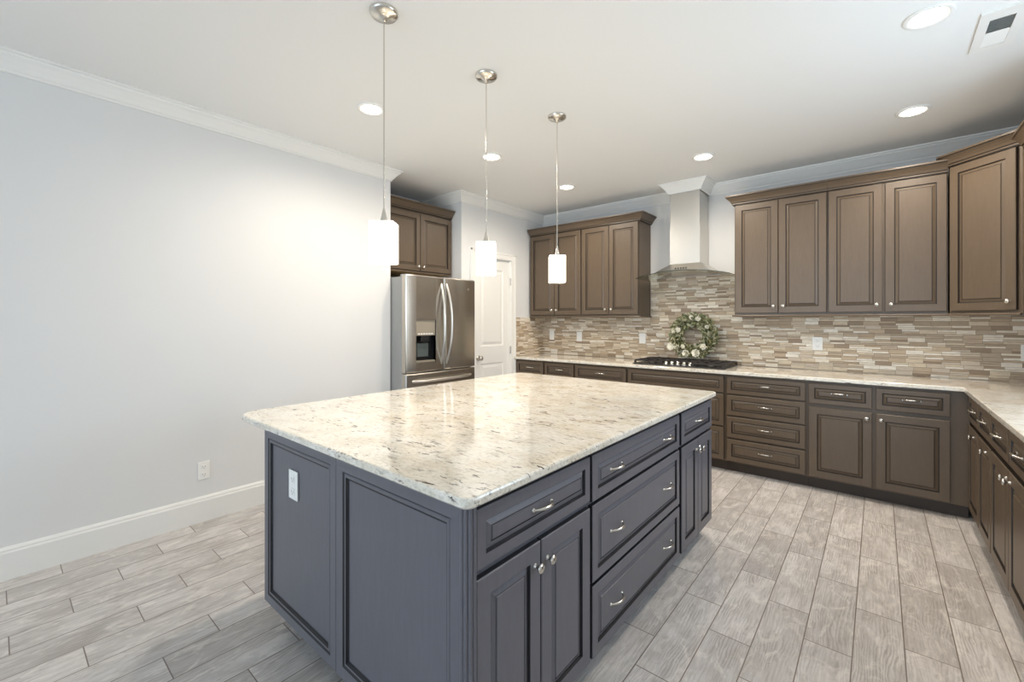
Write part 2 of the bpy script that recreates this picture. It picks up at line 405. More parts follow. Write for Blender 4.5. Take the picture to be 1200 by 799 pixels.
mb = MB(); door_leaf(mb, .006, dw - .006, .012, DZ - .004, -.022, [(.11, dw - .11, 1.06, 1.98), (.11, dw - .11, .24, .86)])
mb.build('door_leaf', M['trim'], d)
mb = MB()
c = .085
mb.box(.001, .018, -c, -.004, 0, DZ + c - .004); mb.box(.001, .018, dw + .004, dw + c, 0, DZ + c - .004); mb.box(.001, .018, -.004, dw + .004, DZ + .004, DZ + c - .004)
mb.box(.018, .024, -c, -c + .02, 0, DZ + c - .004); mb.box(.018, .024, dw + c - .02, dw + c, 0, DZ + c - .004); mb.box(.018, .024, -c, dw + c, DZ + c - .024, DZ + c - .004)
mb.box(-.10, .001, -.004, .004, 0, DZ); mb.box(-.10, .001, dw - .004, dw + .004, 0, DZ); mb.box(-.10, .001, 0, dw, DZ - .003, DZ + .004)
mb.build('door_casing', M['trim'], d)
MB().lathe([(.032, 0), (.032, .006), (.012, .010), (.011, .030), (.024, .038), (.029, .050), (.024, .062), (.0, .066)], (-.021, .068, .93), 'x').build('door_knob', M['nickel'], d)
for z in (1.85, 1.0, .25):
    MB().lathe([(.007, z - .045), (.007, z + .045)], (.004, dw - .004, 0), seg=12).build('hinge', M['nickel'], d)

# mosaic backsplash, returning on the pantry wall and rising behind the hood
b = MB(); T = .010; BZ0 = .9145; BZ1 = 1.404
b.box(XL + .001, XR - .001, YB - T, YB - .0005, BZ0, BZ1)
b.box(-1.998, -1.054, YB - T, YB - .0005, BZ1, 1.842)
b.box(XL + .0005, XL + T, 4.262, YB - T, BZ0, BZ1)
b.box(XR - T, XR - .0005, 1.70, YB - T, BZ0, 1.085); b.box(XR - T, XR - .0005, 3.27, YB - T, 1.085, BZ1)
tag(b.build('mosaic_backsplash', M['mosaic']), 'beige and brown stone strip mosaic backsplash covering the wall above the perimeter counter', 'backsplash')

# ------------------------------------------------------------------ cabinetry
def pull(parent, x, z, y=-.020, L=.096):
    n = 14; P, R = [], []
    for i in range(n + 1):
        u = i / n * 2 - 1
        P.append((x + u * L / 2, y + .001 - .026 * (1 - abs(u) ** 2.6), z + .004 * (1 - u * u))); R.append(.0036 + .0024 * (1 - u * u))
    m = MB().tube(P, R, 8)
    for sx in (-1, 1): m.lathe([(.0075, 0), (.0065, .003), (.004, .005)], (x + sx * L / 2, y, z), '-y', 12)
    return m.build('bar_pull', M['nickel'], parent)
def knob(parent, x, z, y=-.020):
    return MB().lathe([(.009, 0), (.008, .002), (.0055, .006), (.0055, .013), (.012, .017), (.0155, .021), (.015, .025), (.010, .0285), (.0, .0295)], (x, y, z), '-y', 16).build('round_knob', M['nickel'], parent)

def cabinet(name, label, loc, rz, w, d, z0, z1, fronts, mats, group=None, toe=0.0, poly=None, toe_mat=None, cat='cabinet', tx=(.0003, .0003)):
    """local frame: x along the front, -y out of the front, carcass front plane at y = 0"""
    t = thing(name, label, cat, loc, rz, group); mm = mats
    m = MB()
    if poly: m.prism(poly, z0, z1)
    else: m.box(0, w, 0, d, z0, z1)
    m.build('cabinet_body', mm[0], t)
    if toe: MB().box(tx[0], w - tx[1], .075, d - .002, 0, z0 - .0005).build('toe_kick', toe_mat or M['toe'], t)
    for f in fronts:
        kind, x0, x1, a, b_ = f[:5]; hw = f[5] if len(f) > 5 else []
        fr = {'door': .058, 'drawer': .040, 'false_panel': .040, 'end_panel': .055}[kind]
        if kind == 'drawer' and b_ - a > .17: fr = .044
        q = MB().front(x0, x1, a, b_, fr, -.0003, flat=(kind == 'end_panel')).build(kind, [mm[0], mm[1]], t)
        for h in hw:
            (pull if h[0] == 'p' else knob)(q, h[1], h[2])
    return t
CAB = (M['cab'], M['glaze']); ISL = (M['isl'], M['iglaze'])
G_, KT = .003, .607
def std_base(x0, x1, ndoor, ndrawer, ztop=.863, zmid=.702, zd=.673, zb=.112, m=.012, hinge='r'):
    """drawers over doors"""
    F = []; wdr = (x1 - x0) / ndrawer
    for i in range(ndrawer):
        a, b_ = x0 + i * wdr + m, x0 + (i + 1) * wdr - m; F.append(('drawer', a, b_, zmid, ztop, [('p', (a + b_) / 2, (zmid + ztop) / 2 + .008)]))
    if ndoor == 1:
        a, b_ = x0 + m, x1 - m; F.append(('door', a, b_, zb, zd, [('k', (b_ - .03) if hinge == 'l' else (a + .03), zd - .045)]))
    else:
        c = (x0 + x1) / 2; g = .003 if ndrawer == 1 else m
        F.append(('door', x0 + m, c - g, zb, zd, [('k', c - g - .03, zd - .045)])); F.append(('door', c + g, x1 - m, zb, zd, [('k', c + g + .03, zd - .045)]))
    return F

YF = 4.265; DEP = YB - YF - .002
B0 = .100; B1 = .8835
def back_base(name, label, xa, xb, fronts, group='lower cabinets along the back wall'):
    return cabinet(name, label, (xa + .0005, YF, 0), 0, xb - xa - .001, DEP, B0, B1, [(f[0], f[1] - xa, f[2] - xa, f[3], f[4], [(h[0], h[1] - xa, h[2]) for h in (f[5] if len(f) > 5 else [])]) for f in fronts], CAB, group, .075)
back_base('base_cabinet', 'narrow brown lower cabinet first from the pantry door', -3.505, -3.069, std_base(-3.505, -3.069, 1, 1))
back_base('base_cabinet', 'narrow brown lower cabinet second from the pantry door', -3.069, -2.644, std_base(-3.069, -2.644, 1, 1))
back_base('base_cabinet', 'wide brown lower cabinet with one pull drawer, immediately left of the cooktop cabinet', -2.644, -2.006, std_base(-2.644, -2.006, 2, 1))
back_base('cooktop_cabinet', 'brown lower cabinet under the gas cooktop, false front above two deep drawers', -2.006, -1.061,
          [('false_panel', -1.994, -1.073, .716, .863), ('drawer', -1.994, -1.073, .416, .702, [('p', -1.78, .57), ('p', -1.29, .57)]), ('drawer', -1.994, -1.073, .112, .402, [('p', -1.78, .265), ('p', -1.29, .265)])])
back_base('drawer_cabinet', 'brown lower cabinet of four stacked drawers to the right of the cooktop', -1.061, -0.445,
          [('drawer', -1.049, -.457, a, b_, [('p', -.745, (a + b_) / 2 + .008)]) for a, b_ in ((.712, .863), (.520, .699), (.320, .507), (.112, .307))])
back_base('base_cabinet', 'brown lower cabinet at the back wall beside the inner corner, two drawers over two doors', -0.445, 0.474, std_base(-0.445, 0.388, 2, 2, m=.011))

XF = .479
def right_base(name, label, ya, yb_, fronts):
    """ya > yb_: runs toward the camera"""
    return cabinet(name, label, (XF, ya - .0005, 0), -pi / 2, ya - yb_ - .001, XR - XF - .002, B0, B1, fronts, CAB, 'lower cabinets along the right wall', .075)
right_base('base_cabinet', 'brown lower cabinet in the side run beside the inner corner', 4.243, 3.445,
           [('drawer', .05, .415, .702, .863, [('p', .255, .79)]), ('drawer', .43, .788, .702, .863, [('p', .61, .79)]),
            ('door', .05, .415, .112, .673, [('k', .26, .628)]), ('door', .43, .788, .112, .673, [('k', .66, .628)])])
right_base('base_cabinet', 'brown lower cabinet cut by the photo edge, two door knobs side by side', 3.445, 2.60, std_base(0.0, .845, 2, 2, m=.010)[:2] +
           [('door', .010, .4195, .112, .673, [('k', .385, .628)]), ('door', .4255, .835, .112, .673, [('k', .460, .628)])])
right_base('base_cabinet', 'brown lower cabinet at the near end of the side run, beyond the photo edge', 2.60, 1.76, std_base(0.0, .84, 2, 2, m=.010))

# granite worktops
def rounded(poly, rad, n=5):
    out = []
    for i, p in enumerate(poly):
        p = Vector(p); a, b_ = Vector(poly[i - 1]), Vector(poly[(i + 1) % len(poly)]); r = rad[i]
        if r <= 0: out.append(tuple(p)); continue
        e0, e1 = (a - p).normalized(), (b_ - p).normalized()
        q0, q1 = p + e0 * r, p + e1 * r; c = p + (e0 + e1) * r
        for k in range(n + 1):
            u = k / n * pi / 2; out.append(tuple(c + (q0 - c) * cos(u) + (q1 - c) * sin(u)))
    return out
CT0, CT1 = .884, .914
tag(MB().prism([(XL + .0105, 4.223), (.437, 4.223), (.437, 1.73), (XR - .0105, 1.73), (XR - .0105, YB - .0105), (XL + .0105, YB - .0105)], CT0, CT1, ch=.004).build('granite_countertop', M['granite']),
    'long speckled white granite countertop along the back wall and round the corner', 'countertop')
ipoly = rounded([(-2.42, .766), (-.791, .766), (-.791, 2.977), (-2.42, 2.977)], [.11, .035, .03, .09])
tag(MB().prism(ipoly, CT0, CT1, ch=.007).build('granite_countertop', M['granite']), 'large rectangular speckled cream granite top with rounded corners on the island', 'countertop')

# island cabinets: three face right (+x), one wide unit backs onto them
IX, IDEP = -.835, .655
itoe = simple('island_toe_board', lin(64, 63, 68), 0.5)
def isl(name, label, ya, yb_, fronts, tx=(.0003, .0003)):
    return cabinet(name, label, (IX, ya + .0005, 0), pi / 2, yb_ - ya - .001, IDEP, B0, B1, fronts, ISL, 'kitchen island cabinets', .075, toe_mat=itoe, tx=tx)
IY0, IY1 = .812, 2.957
near = isl('island_cabinet', 'charcoal island cabinet at the near corner, with a fluted corner post', IY0, 1.428,
           [('drawer', .012, .606, .700, .864, [('p', .309, .782)]), ('door', .012, .2985, .106, .676, [('k', .27, .607)]), ('door', .3035, .606, .106, .676, [('k', .335, .607)])], (.075, .0003))
isl('island_drawer_cabinet', 'charcoal middle island cabinet of three wide drawers, each with two pulls', 1.428, 2.378,
    [('drawer', .008, .932, a, b_, [('p', .20, (a + b_) / 2), ('p', .755, (a + b_) / 2)]) for a, b_ in ((.690, .864), (.388, .676), (.106, .374))])
isl('island_cabinet', 'charcoal island cabinet at the far end, one drawer over two narrow doors', 2.378, IY1,
    [('drawer', .018, .567, .692, .864, [('p', .30, .782)]), ('door', .018, .2915, .106, .676, [('k', .264, .615)]), ('door', .2965, .567, .106, .676, [('k', .326, .615)])])
# near end panel + fluted corner post, parts of the near unit (local x = world y, local y = -world x)
p = MB().front(0, .655, B0 + .004, B1 - .001, .058, flat=True)
p.v = [(-.0006 + q[1], .655 - q[0] , q[2]) for q in p.v]
ep = p.build('end_panel', list(ISL), near)
fl = MB()
cx, cy, rr = .002, .002, .0215
for k in range(4):
    a = radians(178 + 94 * k / 3); fl.lathe([(.0066, B0 + .002), (.0066, B1 - .001)], (cx + rr * cos(a), cy + rr * sin(a), 0), seg=10)
fl.lathe([(.020, B0 + .002), (.020, B1 - .001)], (cx, cy, 0), seg=24, mi=1)
fl.build('corner_post', list(ISL), near)
# wide back unit, facing the left wall
bx0 = -2.13; bw = IY1 - IY0
bk = cabinet('island_cabinet', 'charcoal island cabinet facing the left wall, white outlet on its end panel', (bx0, IY1, 0), -pi / 2, bw - .001, IX - IDEP - bx0 - .001, B0, B1,
             [('door', .012 + i * .5345, .012 + i * .5345 + .520, .106, .866, [('k', .012 + i * .5345 + (.49 if i % 2 == 0 else .03), .80)]) for i in range(4)], ISL, 'kitchen island cabinets', .075, toe_mat=itoe, tx=(.002, .075))
dl = IX - IDEP - bx0
p = MB().front(.0, dl - .002, B0 + .004, B1 - .001, .052, flat=True)
p.v = [(bw - .0004 - q[1], q[0], q[2]) for q in p.v]
p.build('end_panel', list(ISL), bk)

# uppers
U0, U1 = 1.406, 2.462
CRW = [(0, 2.458, 1), (.014, 2.458, 1), (.014, 2.463), (.021, 2.465), (.021, 2.474, 1), (.023, 2.479, 1), (.028, 2.479), (.030, 2.484), (.036, 2.496), (.050, 2.513), (.064, 2.526, 1), (.066, 2.531), (.072, 2.533), (.072, 2.545), (0, 2.545)]
YU = 4.55
def upper(name, label, loc, rz, w, d, doors, crown_path, group, poly=None, zc=0.0, rail=None):
    fr = [('door', a, b_, 1.436, 2.452 + zc, [('k', kx, 1.494)] if kx is not None else []) for a, b_, kx in doors]
    t = cabinet(name, label, loc, rz, w, d, U0 + .012, U1 + zc, fr, CAB, group, 0, poly)
    MB().sweep(crown_path, [(q[0], q[1] + zc) + q[2:] for q in CRW]).build('crown_moulding', list(CAB), t)
    rp = [(0, U0 - .004), (.018, U0 - .004), (.020, U0 + .004), (.016, U0 + .0118), (0, U0 + .0118)]
    MB().sweep(rail or crown_path, rp).build('light_rail', list(CAB), t)
    return t
UD = YB - YU - .002
def upper_back(label, xa, xb, doors, left_ret=False, right_ret=False, group='upper cabinets on the back wall'):
    w_ = xb - xa - .001; path = []
    if left_ret: path.append((0, UD))
    path += [(0, 0), (w_, 0)]
    if right_ret: path.append((w_, UD))
    return upper('upper_cabinet', label, (xa + .0005, YU, 0), 0, w_, UD, [(a - xa, b_ - xa, k - xa) for a, b_, k in doors], path, group)
def pair(a, b_, g=.0025): c = (a + b_) / 2; return [(a, c - g, c - g - .035), (c + g, b_, c + g + .035)]
upper_back('brown two-door upper cabinet against the pantry wall, behind the farthest pendant', -3.505, -2.728, pair(-3.496, -2.737))
upper_back('brown two-door upper cabinet just left of the range hood', -2.728, -2.004, pair(-2.719, -2.013), right_ret=True)
upper_back('brown two-door upper cabinet just right of the range hood', -1.052, -.333, pair(-1.043, -.340), left_ret=True)
upper_back('brown two-door upper cabinet next to the diagonal corner cabinet', -.333, .392, pair(-.326, .385, .008))
A_, B_ = Vector((.400, 4.525)), Vector((.702, 4.223)); Ld = (B_ - A_).length
def loc2(p): q = Vector(p) - A_; s = math.sqrt(.5); return ((q.x - q.y) * s, (q.x + q.y) * s)
upper('corner_upper_cabinet', 'brown diagonal corner upper cabinet with a single door', (A_.x, A_.y, 0), -pi / 4, Ld, .3,
      [(.014, Ld - .022, Ld - .022 - .033)], [(-.02, .02), (0, 0), (Ld, 0), (Ld + .02, .02)], 'upper cabinets on the back wall',
      poly=[loc2(q) for q in ((.400, 4.525), (.702, 4.223), (XR - .003, 4.223), (XR - .003, YB - .003), (.400, YB - .003))], zc=.030, rail=[(0, 0), (Ld, 0)])
upper('upper_cabinet', 'brown upper cabinet on the right wall, almost wholly cut by the photo edge', (.722, 4.221, 0), -pi / 2, .80, XR - .722 - .002,
      [(.012, .397, .37), (.403, .788, .43)], [(0, 0), (.80, 0)], 'upper cabinets on the right wall')

# over-fridge cabinet (faces +x in the alcove)
FZ0, FZ1 = 1.862, 2.500
oc = thing('upper_cabinet', 'brown two-door upper cabinet in the alcove above the refrigerator', 'cabinet', (-3.69, YALC0 + .003, 0), pi / 2)
ow = YALC1 - YALC0 - .012
MB().box(0, ow, 0, .555, FZ0 + .012, FZ1).build('cabinet_body', M['cab'], oc)
MB().box(.018, ow - .018, .004, .54, FZ0 + .002, FZ0 + .0115).build('underside', M['interior'], oc)
cc = ow / 2 + .01
for x0, x1, kx in ((.008, cc - .0025, cc - .035), (cc + .0025, ow - .008, cc + .035)):
    q = MB().front(x0, x1, FZ0 + .022, 2.478, .056).build('door', list(CAB), oc); knob(q, kx, FZ0 + .065)
MB().sweep([(0, 0), (ow, 0)], [(q[0], q[1] + .040) + q[2:] for q in CRW]).build('crown_moulding', list(CAB), oc)
MB().sweep([(0, 0), (ow, 0)], [(0, FZ0), (.016, FZ0), (.016, FZ0 + .0118), (0, FZ0 + .0118)]).build('light_rail', list(CAB), oc)

# ------------------------------------------------------------------ refrigerator (faces +x)
FX, FY, FW = -3.30, 2.424, .892
fr = thing('refrigerator', 'stainless steel french door refrigerator with a water dispenser in the alcove', 'refrigerator', (FX, FY, 0), pi / 2)
MB().box(.004, FW - .004, .068, .74, .012, 1.775, c=.006).build('body', M['side'], fr)
mid = FW / 2 + .008; zs, zt = .884, 1.790
def slab_hole(x0, x1, z0, z1, th, hole=None, depth=.05, bow=.024, n=20):
    """door slab, gently bowed front at y = 0, rounded edges, optional recess"""
    m = MB(); c = .010
    def Y(x, off=0): u = (x - (x0 + x1) / 2) / ((x1 - x0) / 2); return off - bow * (1 - u * u)
    xs = [x0 + c + (x1 - x0 - 2 * c) * i / n for i in range(n + 1)]
    zs_ = [z0 + c, z1 - c]
    if hole:
        xs = sorted(set([v for v in xs if not (hole[0] < v < hole[1])] + [hole[0], hole[1]])); zs_ = [z0 + c, hole[2], hole[3], z1 - c]
    for i in range(len(xs) - 1):
        for j in range(len(zs_) - 1):
            if hole and xs[i] >= hole[0] - 1e-6 and xs[i + 1] <= hole[1] + 1e-6 and j == 1: continue
            m.add([(xs[i], Y(xs[i]), zs_[j]), (xs[i + 1], Y(xs[i + 1]), zs_[j]), (xs[i + 1], Y(xs[i + 1]), zs_[j + 1]), (xs[i], Y(xs[i]), zs_[j + 1])], [(0, 1, 2, 3)], 0, True)
    if hole:
        a, b_, e, f = hole
        pa = [(a, Y(a), e), (b_, Y(b_), e), (b_, Y(b_), f), (a, Y(a), f)]; pb = [(a, depth, e), (b_, depth, e), (b_, depth, f), (a, depth, f)]
        m.add(pa + pb, [(0, 1, 5, 4), (1, 2, 6, 5), (2, 3, 7, 6), (3, 0, 4, 7)], 1); m.add(pb, [(0, 1, 2, 3)], 1)
    # bevelled rim and sides
    for za, zb, s in ((z0, z0 + c, 0), (z1, z1 - c, 1)):
        for i in range(len(xs) - 1):
            m.add([(xs[i], Y(xs[i], .006), za), (xs[i + 1], Y(xs[i + 1], .006), za), (xs[i + 1], Y(xs[i + 1]), zb), (xs[i], Y(xs[i]), zb)], [(0, 1, 2, 3)])
            m.add([(xs[i], Y(xs[i], .006), za), (xs[i + 1], Y(xs[i + 1], .006), za), (xs[i + 1], th, za), (xs[i], th, za)], [(0, 1, 2, 3)])
    for xa, xb in ((x0, x0 + c), (x1, x1 - c)):
        m.add([(xa, .010, z0), (xb, Y(xb, .006), z0), (xb, Y(xb), z0 + c), (xb, Y(xb), z1 - c), (xb, Y(xb, .006), z1), (xa, .010, z1)], [(0, 1, 2, 3, 4, 5)])
        m.add([(xa, .010, z0), (xa, th, z0), (xa, th, z1), (xa, .010, z1)], [(0, 1, 2, 3)])
        for z in (z0, z1): m.add([(xa, .010, z), (xb, Y(xb, .006), z), (xb, th, z), (xa, th, z)], [(0, 1, 2, 3)])
    m.add([(x0, th, z0), (x1, th, z0), (x1, th, z1), (x0, th, z1)], [(0, 1, 2, 3)])
    return m
H = (.102, .338, .972, 1.372)
ld = slab_hole(.0, mid - .0025, zs, zt, .062, H, .055).build('door', [M['dsteel'], M['black']], fr)
rd = slab_hole(mid + .0025, FW, zs, zt, .062).build('door', [M['dsteel'], M['black']], fr)
fz = slab_hole(.0, FW, .075, zs - .012, .062).build('freezer_drawer', [M['dsteel'], M['black']], fr)
def bow_handle(parent, pts, r=.0115):
    return MB().tube(pts, r, 10).build('handle', M['steel'], parent)
for par, hx, sx in ((ld, mid - .034, -1), (rd, mid + .034, 1)):
    P = []
    for i in range(21):
        u = i / 20 * 2 - 1; P.append((hx + sx * .012 * (1 - u * u), .002 - .075 * (1 - abs(u) ** 2.2), 1.335 + u * .395))
    bow_handle(par, P)
P = []
for i in range(21):
    u = i / 20 * 2 - 1; P.append((FW / 2 + u * .375, .0 - .062 * (1 - abs(u) ** 6), .800))
bow_handle(fz, P, .013)
ds = MB(); a, b_, e, f = H
ds.box(a - .008, a, -.014, .02, e - .008, f + .008); ds.box(b_, b_ + .008, -.014, .02, e - .008, f + .008); ds.box(a, b_, -.014, .02, e - .008, e); ds.box(a, b_, -.014, .02, f, f + .008)
dz = ds.build('dispenser', M['steel'], ld)
MB().box(a + .001, b_ - .001, -.006, .03, 1.225, f - .001).build('control_panel', M['panel'], dz)
k = MB()
for i in range(6): k.box(a + .03 + i * .031, a + .052 + i * .031, -.0075, -.006, 1.236, 1.246)
k.build('control_buttons', M['plate'], dz)
MB().box(a + .07, b_ - .07, -.001, .05, 1.168, 1.2245, c=.004).build('nozzle', M['black'], dz)
MB().box(a + .05, b_ - .05, .035, .047, 1.02, 1.15, c=.003).build('paddle', simple('paddle_grey', lin(84, 92, 92), 0.35), dz)
MB().box(a + .002, b_ - .002, -.008, .05, e + .001, e + .014).build('drip_tray', M['panel'], dz)
# small oval swirl emblem on the right door
em = MB(); P = []
for i in range(15):
    q = radians(200 + 250 * i / 14); P.append((.752 + .024 * cos(q), -.0185, 1.690 + .011 * sin(q)))
em.tube(P, .0016, 6); em.tube([(.728, -.020, 1.700), (.752, -.0185, 1.688), (.790, -.0150, 1.706)], .0016, 6)
em.build('emblem', M['plate'], rd)
for x in (.05, FW - .05): MB().box(x - .035, x + .035, .015, .11, 1.7755, 1.797, c=.004).build('hinge_cover', M['side'], fr)
MB().box(.01, FW - .01, .075, .10, .0, .0745).build('toe_grille', M['black'], fr)

# ------------------------------------------------------------------ range hood
hd = thing('range_hood', 'stainless steel chimney range hood with a curved glass canopy above the cooktop', 'range hood', (-1.52, YB - .0105, 1.80))
h2 = .150
MB().box(-h2 + .004, h2 - .004, -.2965, -.001, .50, ZC - 1.80 - .001).build('upper_duct', M['steel'], hd)
MB().box(-h2, h2, -.2995, -.001, .150, .532).build('lower_duct', M['steel'], hd)
def arch(x): return .058 - .052 * (x / .455) ** 2
m = MB(); prev = None
for i in range(9):
    u = i / 8; k = u ** 1.05
    hw, yf, z = h2 + (.285 - h2) * k, -.2995 - .130 * k, .150 - (.150 - .066) * u
    n = 12; ring = []
    for j in range(n + 1):
        x = -hw + 2 * hw * j / n; ring.append((x, yf - .012 * k * (1 - (x / hw) ** 2), z - (arch(0) - arch(x)) * u))
    ring += [(hw, -.001, z - (arch(0) - arch(hw)) * u), (-hw, -.001, z - (arch(0) - arch(hw)) * u)]
    L = len(ring)
    if prev: m.add(prev + ring, [(q, (q + 1) % L, L + (q + 1) % L, L + q) for q in range(L)], 0, True)
    prev = ring
m.add(prev, [list(range(len(prev)))])
can = m.build('canopy_body', M['steel'], hd)
m = MB(); n = 24; top, bot = [], []
for j in range(n + 1):
    x = -.452 + .904 * j / n; yf = -.470 - .045 * (1 - (x / .452) ** 2)
    for y in (yf, -.001): top.append((x, y, arch(x) + .0065)); bot.append((x, y, arch(x)))
vs = top + bot; o = len(top); fs = []
for j in range(n):
    a = 2 * j; fs += [(a, a + 2, a + 3, a + 1), (o + a, o + a + 1, o + a + 3, o + a + 2), (a, o + a, o + a + 2, a + 2), (a + 1, a + 3, o + a + 3, o + a + 1)]
fs += [(0, 1, o + 1, o), (2 * n, o + 2 * n, o + 2 * n + 1, 2 * n + 1)]
m.add(vs, fs, 0, False)
for i in range(len(m.m)):
    if i >= 4 * n or i % 4 >= 2: m.m[i] = 1
m.build('glass_canopy', [M['glass'], simple('glass_edge', lin(50, 60, 46), 0.12)], hd)
for i in range(5):
    MB().lathe([(.007, 0), (.007, .004), (.0, .0045)], (-.052 + .026 * i, -.4095, .092), '-y', 12).build('button', M['black'], hd)

# ------------------------------------------------------------------ cooktop
ck = thing('gas_cooktop', 'black gas cooktop with cast iron grates and a row of chrome knobs', 'cooktop', (-1.53, 4.575, CT1 + .0005))
MB().box(-.445, .445, -.255, .245, 0, .010, c=.004).build('base', M['black'], ck)
for gx in (-.295, 0, .295):
    m = MB(); hw = .140; y0, y1 = (-.215, .225) if gx else (-.10, .225)
    for y in (y0, y1): m.box(gx - hw, gx + hw, y - .006, y + .006, .030, .044)
    for x in (-hw, hw): m.box(gx + x - .006, gx + x + .006, y0, y1, .030, .044)
    for x in (-.05, .05): m.box(gx + x - .005, gx + x + .005, y0, y1, .032, .048)
    for y in (y0 + (y1 - y0) * .3, y0 + (y1 - y0) * .7): m.box(gx - hw, gx + hw, y - .005, y + .005, .032, .048)
    for x in (-hw, hw):
        for y in (y0, y1): m.box(gx + x - .009, gx + x + .009, y - .009, y + .009, .0102, .034)
    m.build('grate', M['iron'], ck)
for x, y, r in ((-.295, -.10, .038), (-.295, .12, .045), (0, .07, .055), (.295, -.10, .045), (.295, .12, .038)):
    MB().lathe([(r + .008, .0102), (r + .008, .016), (r, .018), (r, .026), (r * .85, .029), (0, .029)], (x, y, 0)).build('burner', M['iron'], ck)
for i in range(5):
    MB().lathe([(.021, .0102), (.021, .016), (.016, .018), (.0145, .040), (.012, .043), (0, .0435)], (-.118 + i * .059, -.190, 0), seg=16).build('knob', M['chrome'], ck)

# ------------------------------------------------------------------ wreath leaning on the tiles behind the cooktop
wz = CT1 + .050
wr = thing('wreath', 'green leafy wreath with cream flowers leaning on the backsplash behind the cooktop', 'wreath', (-1.50, 4.735, wz))
wr.rotation_euler = (radians(-7), 0, 0)
RM = .175; CZ = .238
rnd = random.Random(3)
m = MB()
for s in range(5):
    P = []
    for i in range(49):
        a = 2 * pi * i / 48; r = RM + .016 * cos(5 * a + s * 1.3); P.append((r * cos(a), .016 * sin(5 * a + s * 1.3), CZ + r * sin(a)))
    m.tube(P, .005, 6)
m.build('twig_ring', M['twig'], wr)
def leaf(m, p, d, n, L, Wd, mi):
    d = d.normalized(); sdir = d.cross(n).normalized(); n = sdir.cross(d)
    vs = [p, p + d * L * .3 + sdir * Wd * .45 + n * L * .06, p + d * L * .65 + sdir * Wd * .42 + n * L * .08, p + d * L, p + d * L * .65 - sdir * Wd * .42 + n * L * .08, p + d * L * .3 - sdir * Wd * .45 + n * L * .06, p + d * L * .33, p + d * L * .66 + n * L * .03]
    m.add(vs, [(0, 1, 6), (1, 2, 7, 6), (2, 3, 7), (3, 4, 7), (4, 5, 6, 7), (5, 0, 6)], mi, True)
m = MB(); me = MB()
def clampy(p): return Vector((p.x, min(p.y, .098), max(p.z, .004)))
for i in range(1900):
    a = rnd.uniform(0, 2 * pi); q = rnd.uniform(0, 2 * pi); rr = .062 * math.sqrt(rnd.random())
    rad = Vector((cos(a), 0, sin(a))); tan = Vector((-sin(a), 0, cos(a)))
    p = rad * (RM + rr * cos(q)) + Vector((0, rr * sin(q) * .85 - .012, CZ))
    out = rad * cos(q) * .8 + Vector((0, -abs(sin(q)) - .25, 0)) + tan * rnd.uniform(.3, 1.5)
    d = out + Vector((rnd.uniform(-.5, .5), rnd.uniform(-.5, .3), rnd.uniform(-.5, .5)))
    L = rnd.uniform(.026, .052); mi = 0 if rnd.random() < .48 else (1 if rnd.random() < .32 else 2)
    n = Vector((rnd.uniform(-.6, .6), -1, rnd.uniform(-.6, .6)))
    e = p + d.normalized() * L
    if e.y > .10 or p.y > .09 or e.z < .004 or p.z < .004: continue
    leaf(m, p, d, n, L, L * rnd.uniform(.35, .55), mi)
m.build('leaves', [M['leaf'], M['leaf2'], M['pale']], wr, fix=False)
def flower(a, rr, R, big):
    rad = Vector((cos(a), 0, sin(a))); c = rad * (RM + rr) + Vector((0, -.060, CZ)); c.z = max(c.z, R * .8 + .005)
    m = MB()
    for lay, (k, rr2, tilt) in enumerate(((8, 1.0, .25), (6, .72, .7), (4, .42, 1.3))):
        for i in range(k):
            b_ = 2 * pi * i / k + lay * .4; dr = Vector((cos(b_), -tilt, sin(b_)))
            leaf(m, c + Vector((0, -.004 * lay, 0)), dr, Vector((0, -1, 0)) + dr * -.4, R * rr2, R * rr2 * 1.1, 0)
    m.lathe([(.0, -.006), (R * .2, -.002), (R * .16, .006), (0, .009)], tuple(c + Vector((0, -.008, 0))), '-y', 10, mi=0)
    m.build('flower', M['petal'], wr, fix=False)
for a, rr, R in ((-1.30, .012, .046), (-1.85, .018, .042), (-2.62, .070, .044), (-2.45, .02, .030), (1.25, .015, .032), (1.62, .02, .026), (.55, .0, .024), (2.75, -.02, .034), (2.95, .02, .024), (-.75, -.01, .036), (-2.2, -.03, .026)):
    flower(a, rr, R, 1)

# ------------------------------------------------------------------ pendants
def pendant():
    t = thing('pendant_light', '', 'pendant light', (0, 0, ZC), 0, 'pendant lights over the island')
    MB().lathe([(.064, -.0005), (.064, -.010), (.058, -.018), (.030, -.024), (.012, -.034), (.008, -.046), (.0, -.046)]).build('canopy', M['nickel'], t)
    MB().lathe([(.0032, -.045), (.0032, -.905)], seg=10).build('cord', M['nickel'], t)
    MB().lathe([(.0035, -.895), (.006, -.905), (.018, -.958), (.020, -.9645), (.0, -.9645)]).build('socket_cap', M['nickel'], t)
    m = MB(); z1, z0 = -.965, -1.147; h = .054
    sq = rounded([(-h, -h), (h, -h), (h, h), (-h, h)], [.010] * 4, 4); n = len(sq)
    vs = [(x, y, z1) for x, y in sq] + [(x, y, z0) for x, y in sq] + [(x * .90, y * .90, z0) for x, y in sq] + [(x * .90, y * .90, z0 + .06) for x, y in sq]
    fs = [list(range(n))] + [(r * n + i, r * n + (i + 1) % n, (r + 1) * n + (i + 1) % n, (r + 1) * n + i) for r in range(3) for i in range(n)] + [[3 * n + i for i in range(n)]]
    m.add(vs, fs); s = m.build('lamp_shade', M['shade'], t); s.rotation_euler = (0, 0, 0.69882)
    l = bpy.data.lights.new('pendant_bulb', 'POINT'); l.energy = 5.0; l.color = WARM; l.shadow_soft_size = .05
    o = bpy.data.objects.new('pendant_bulb', l); COL.objects.link(o); o.parent = t; o.location = (0, 0, -1.215)
    return t
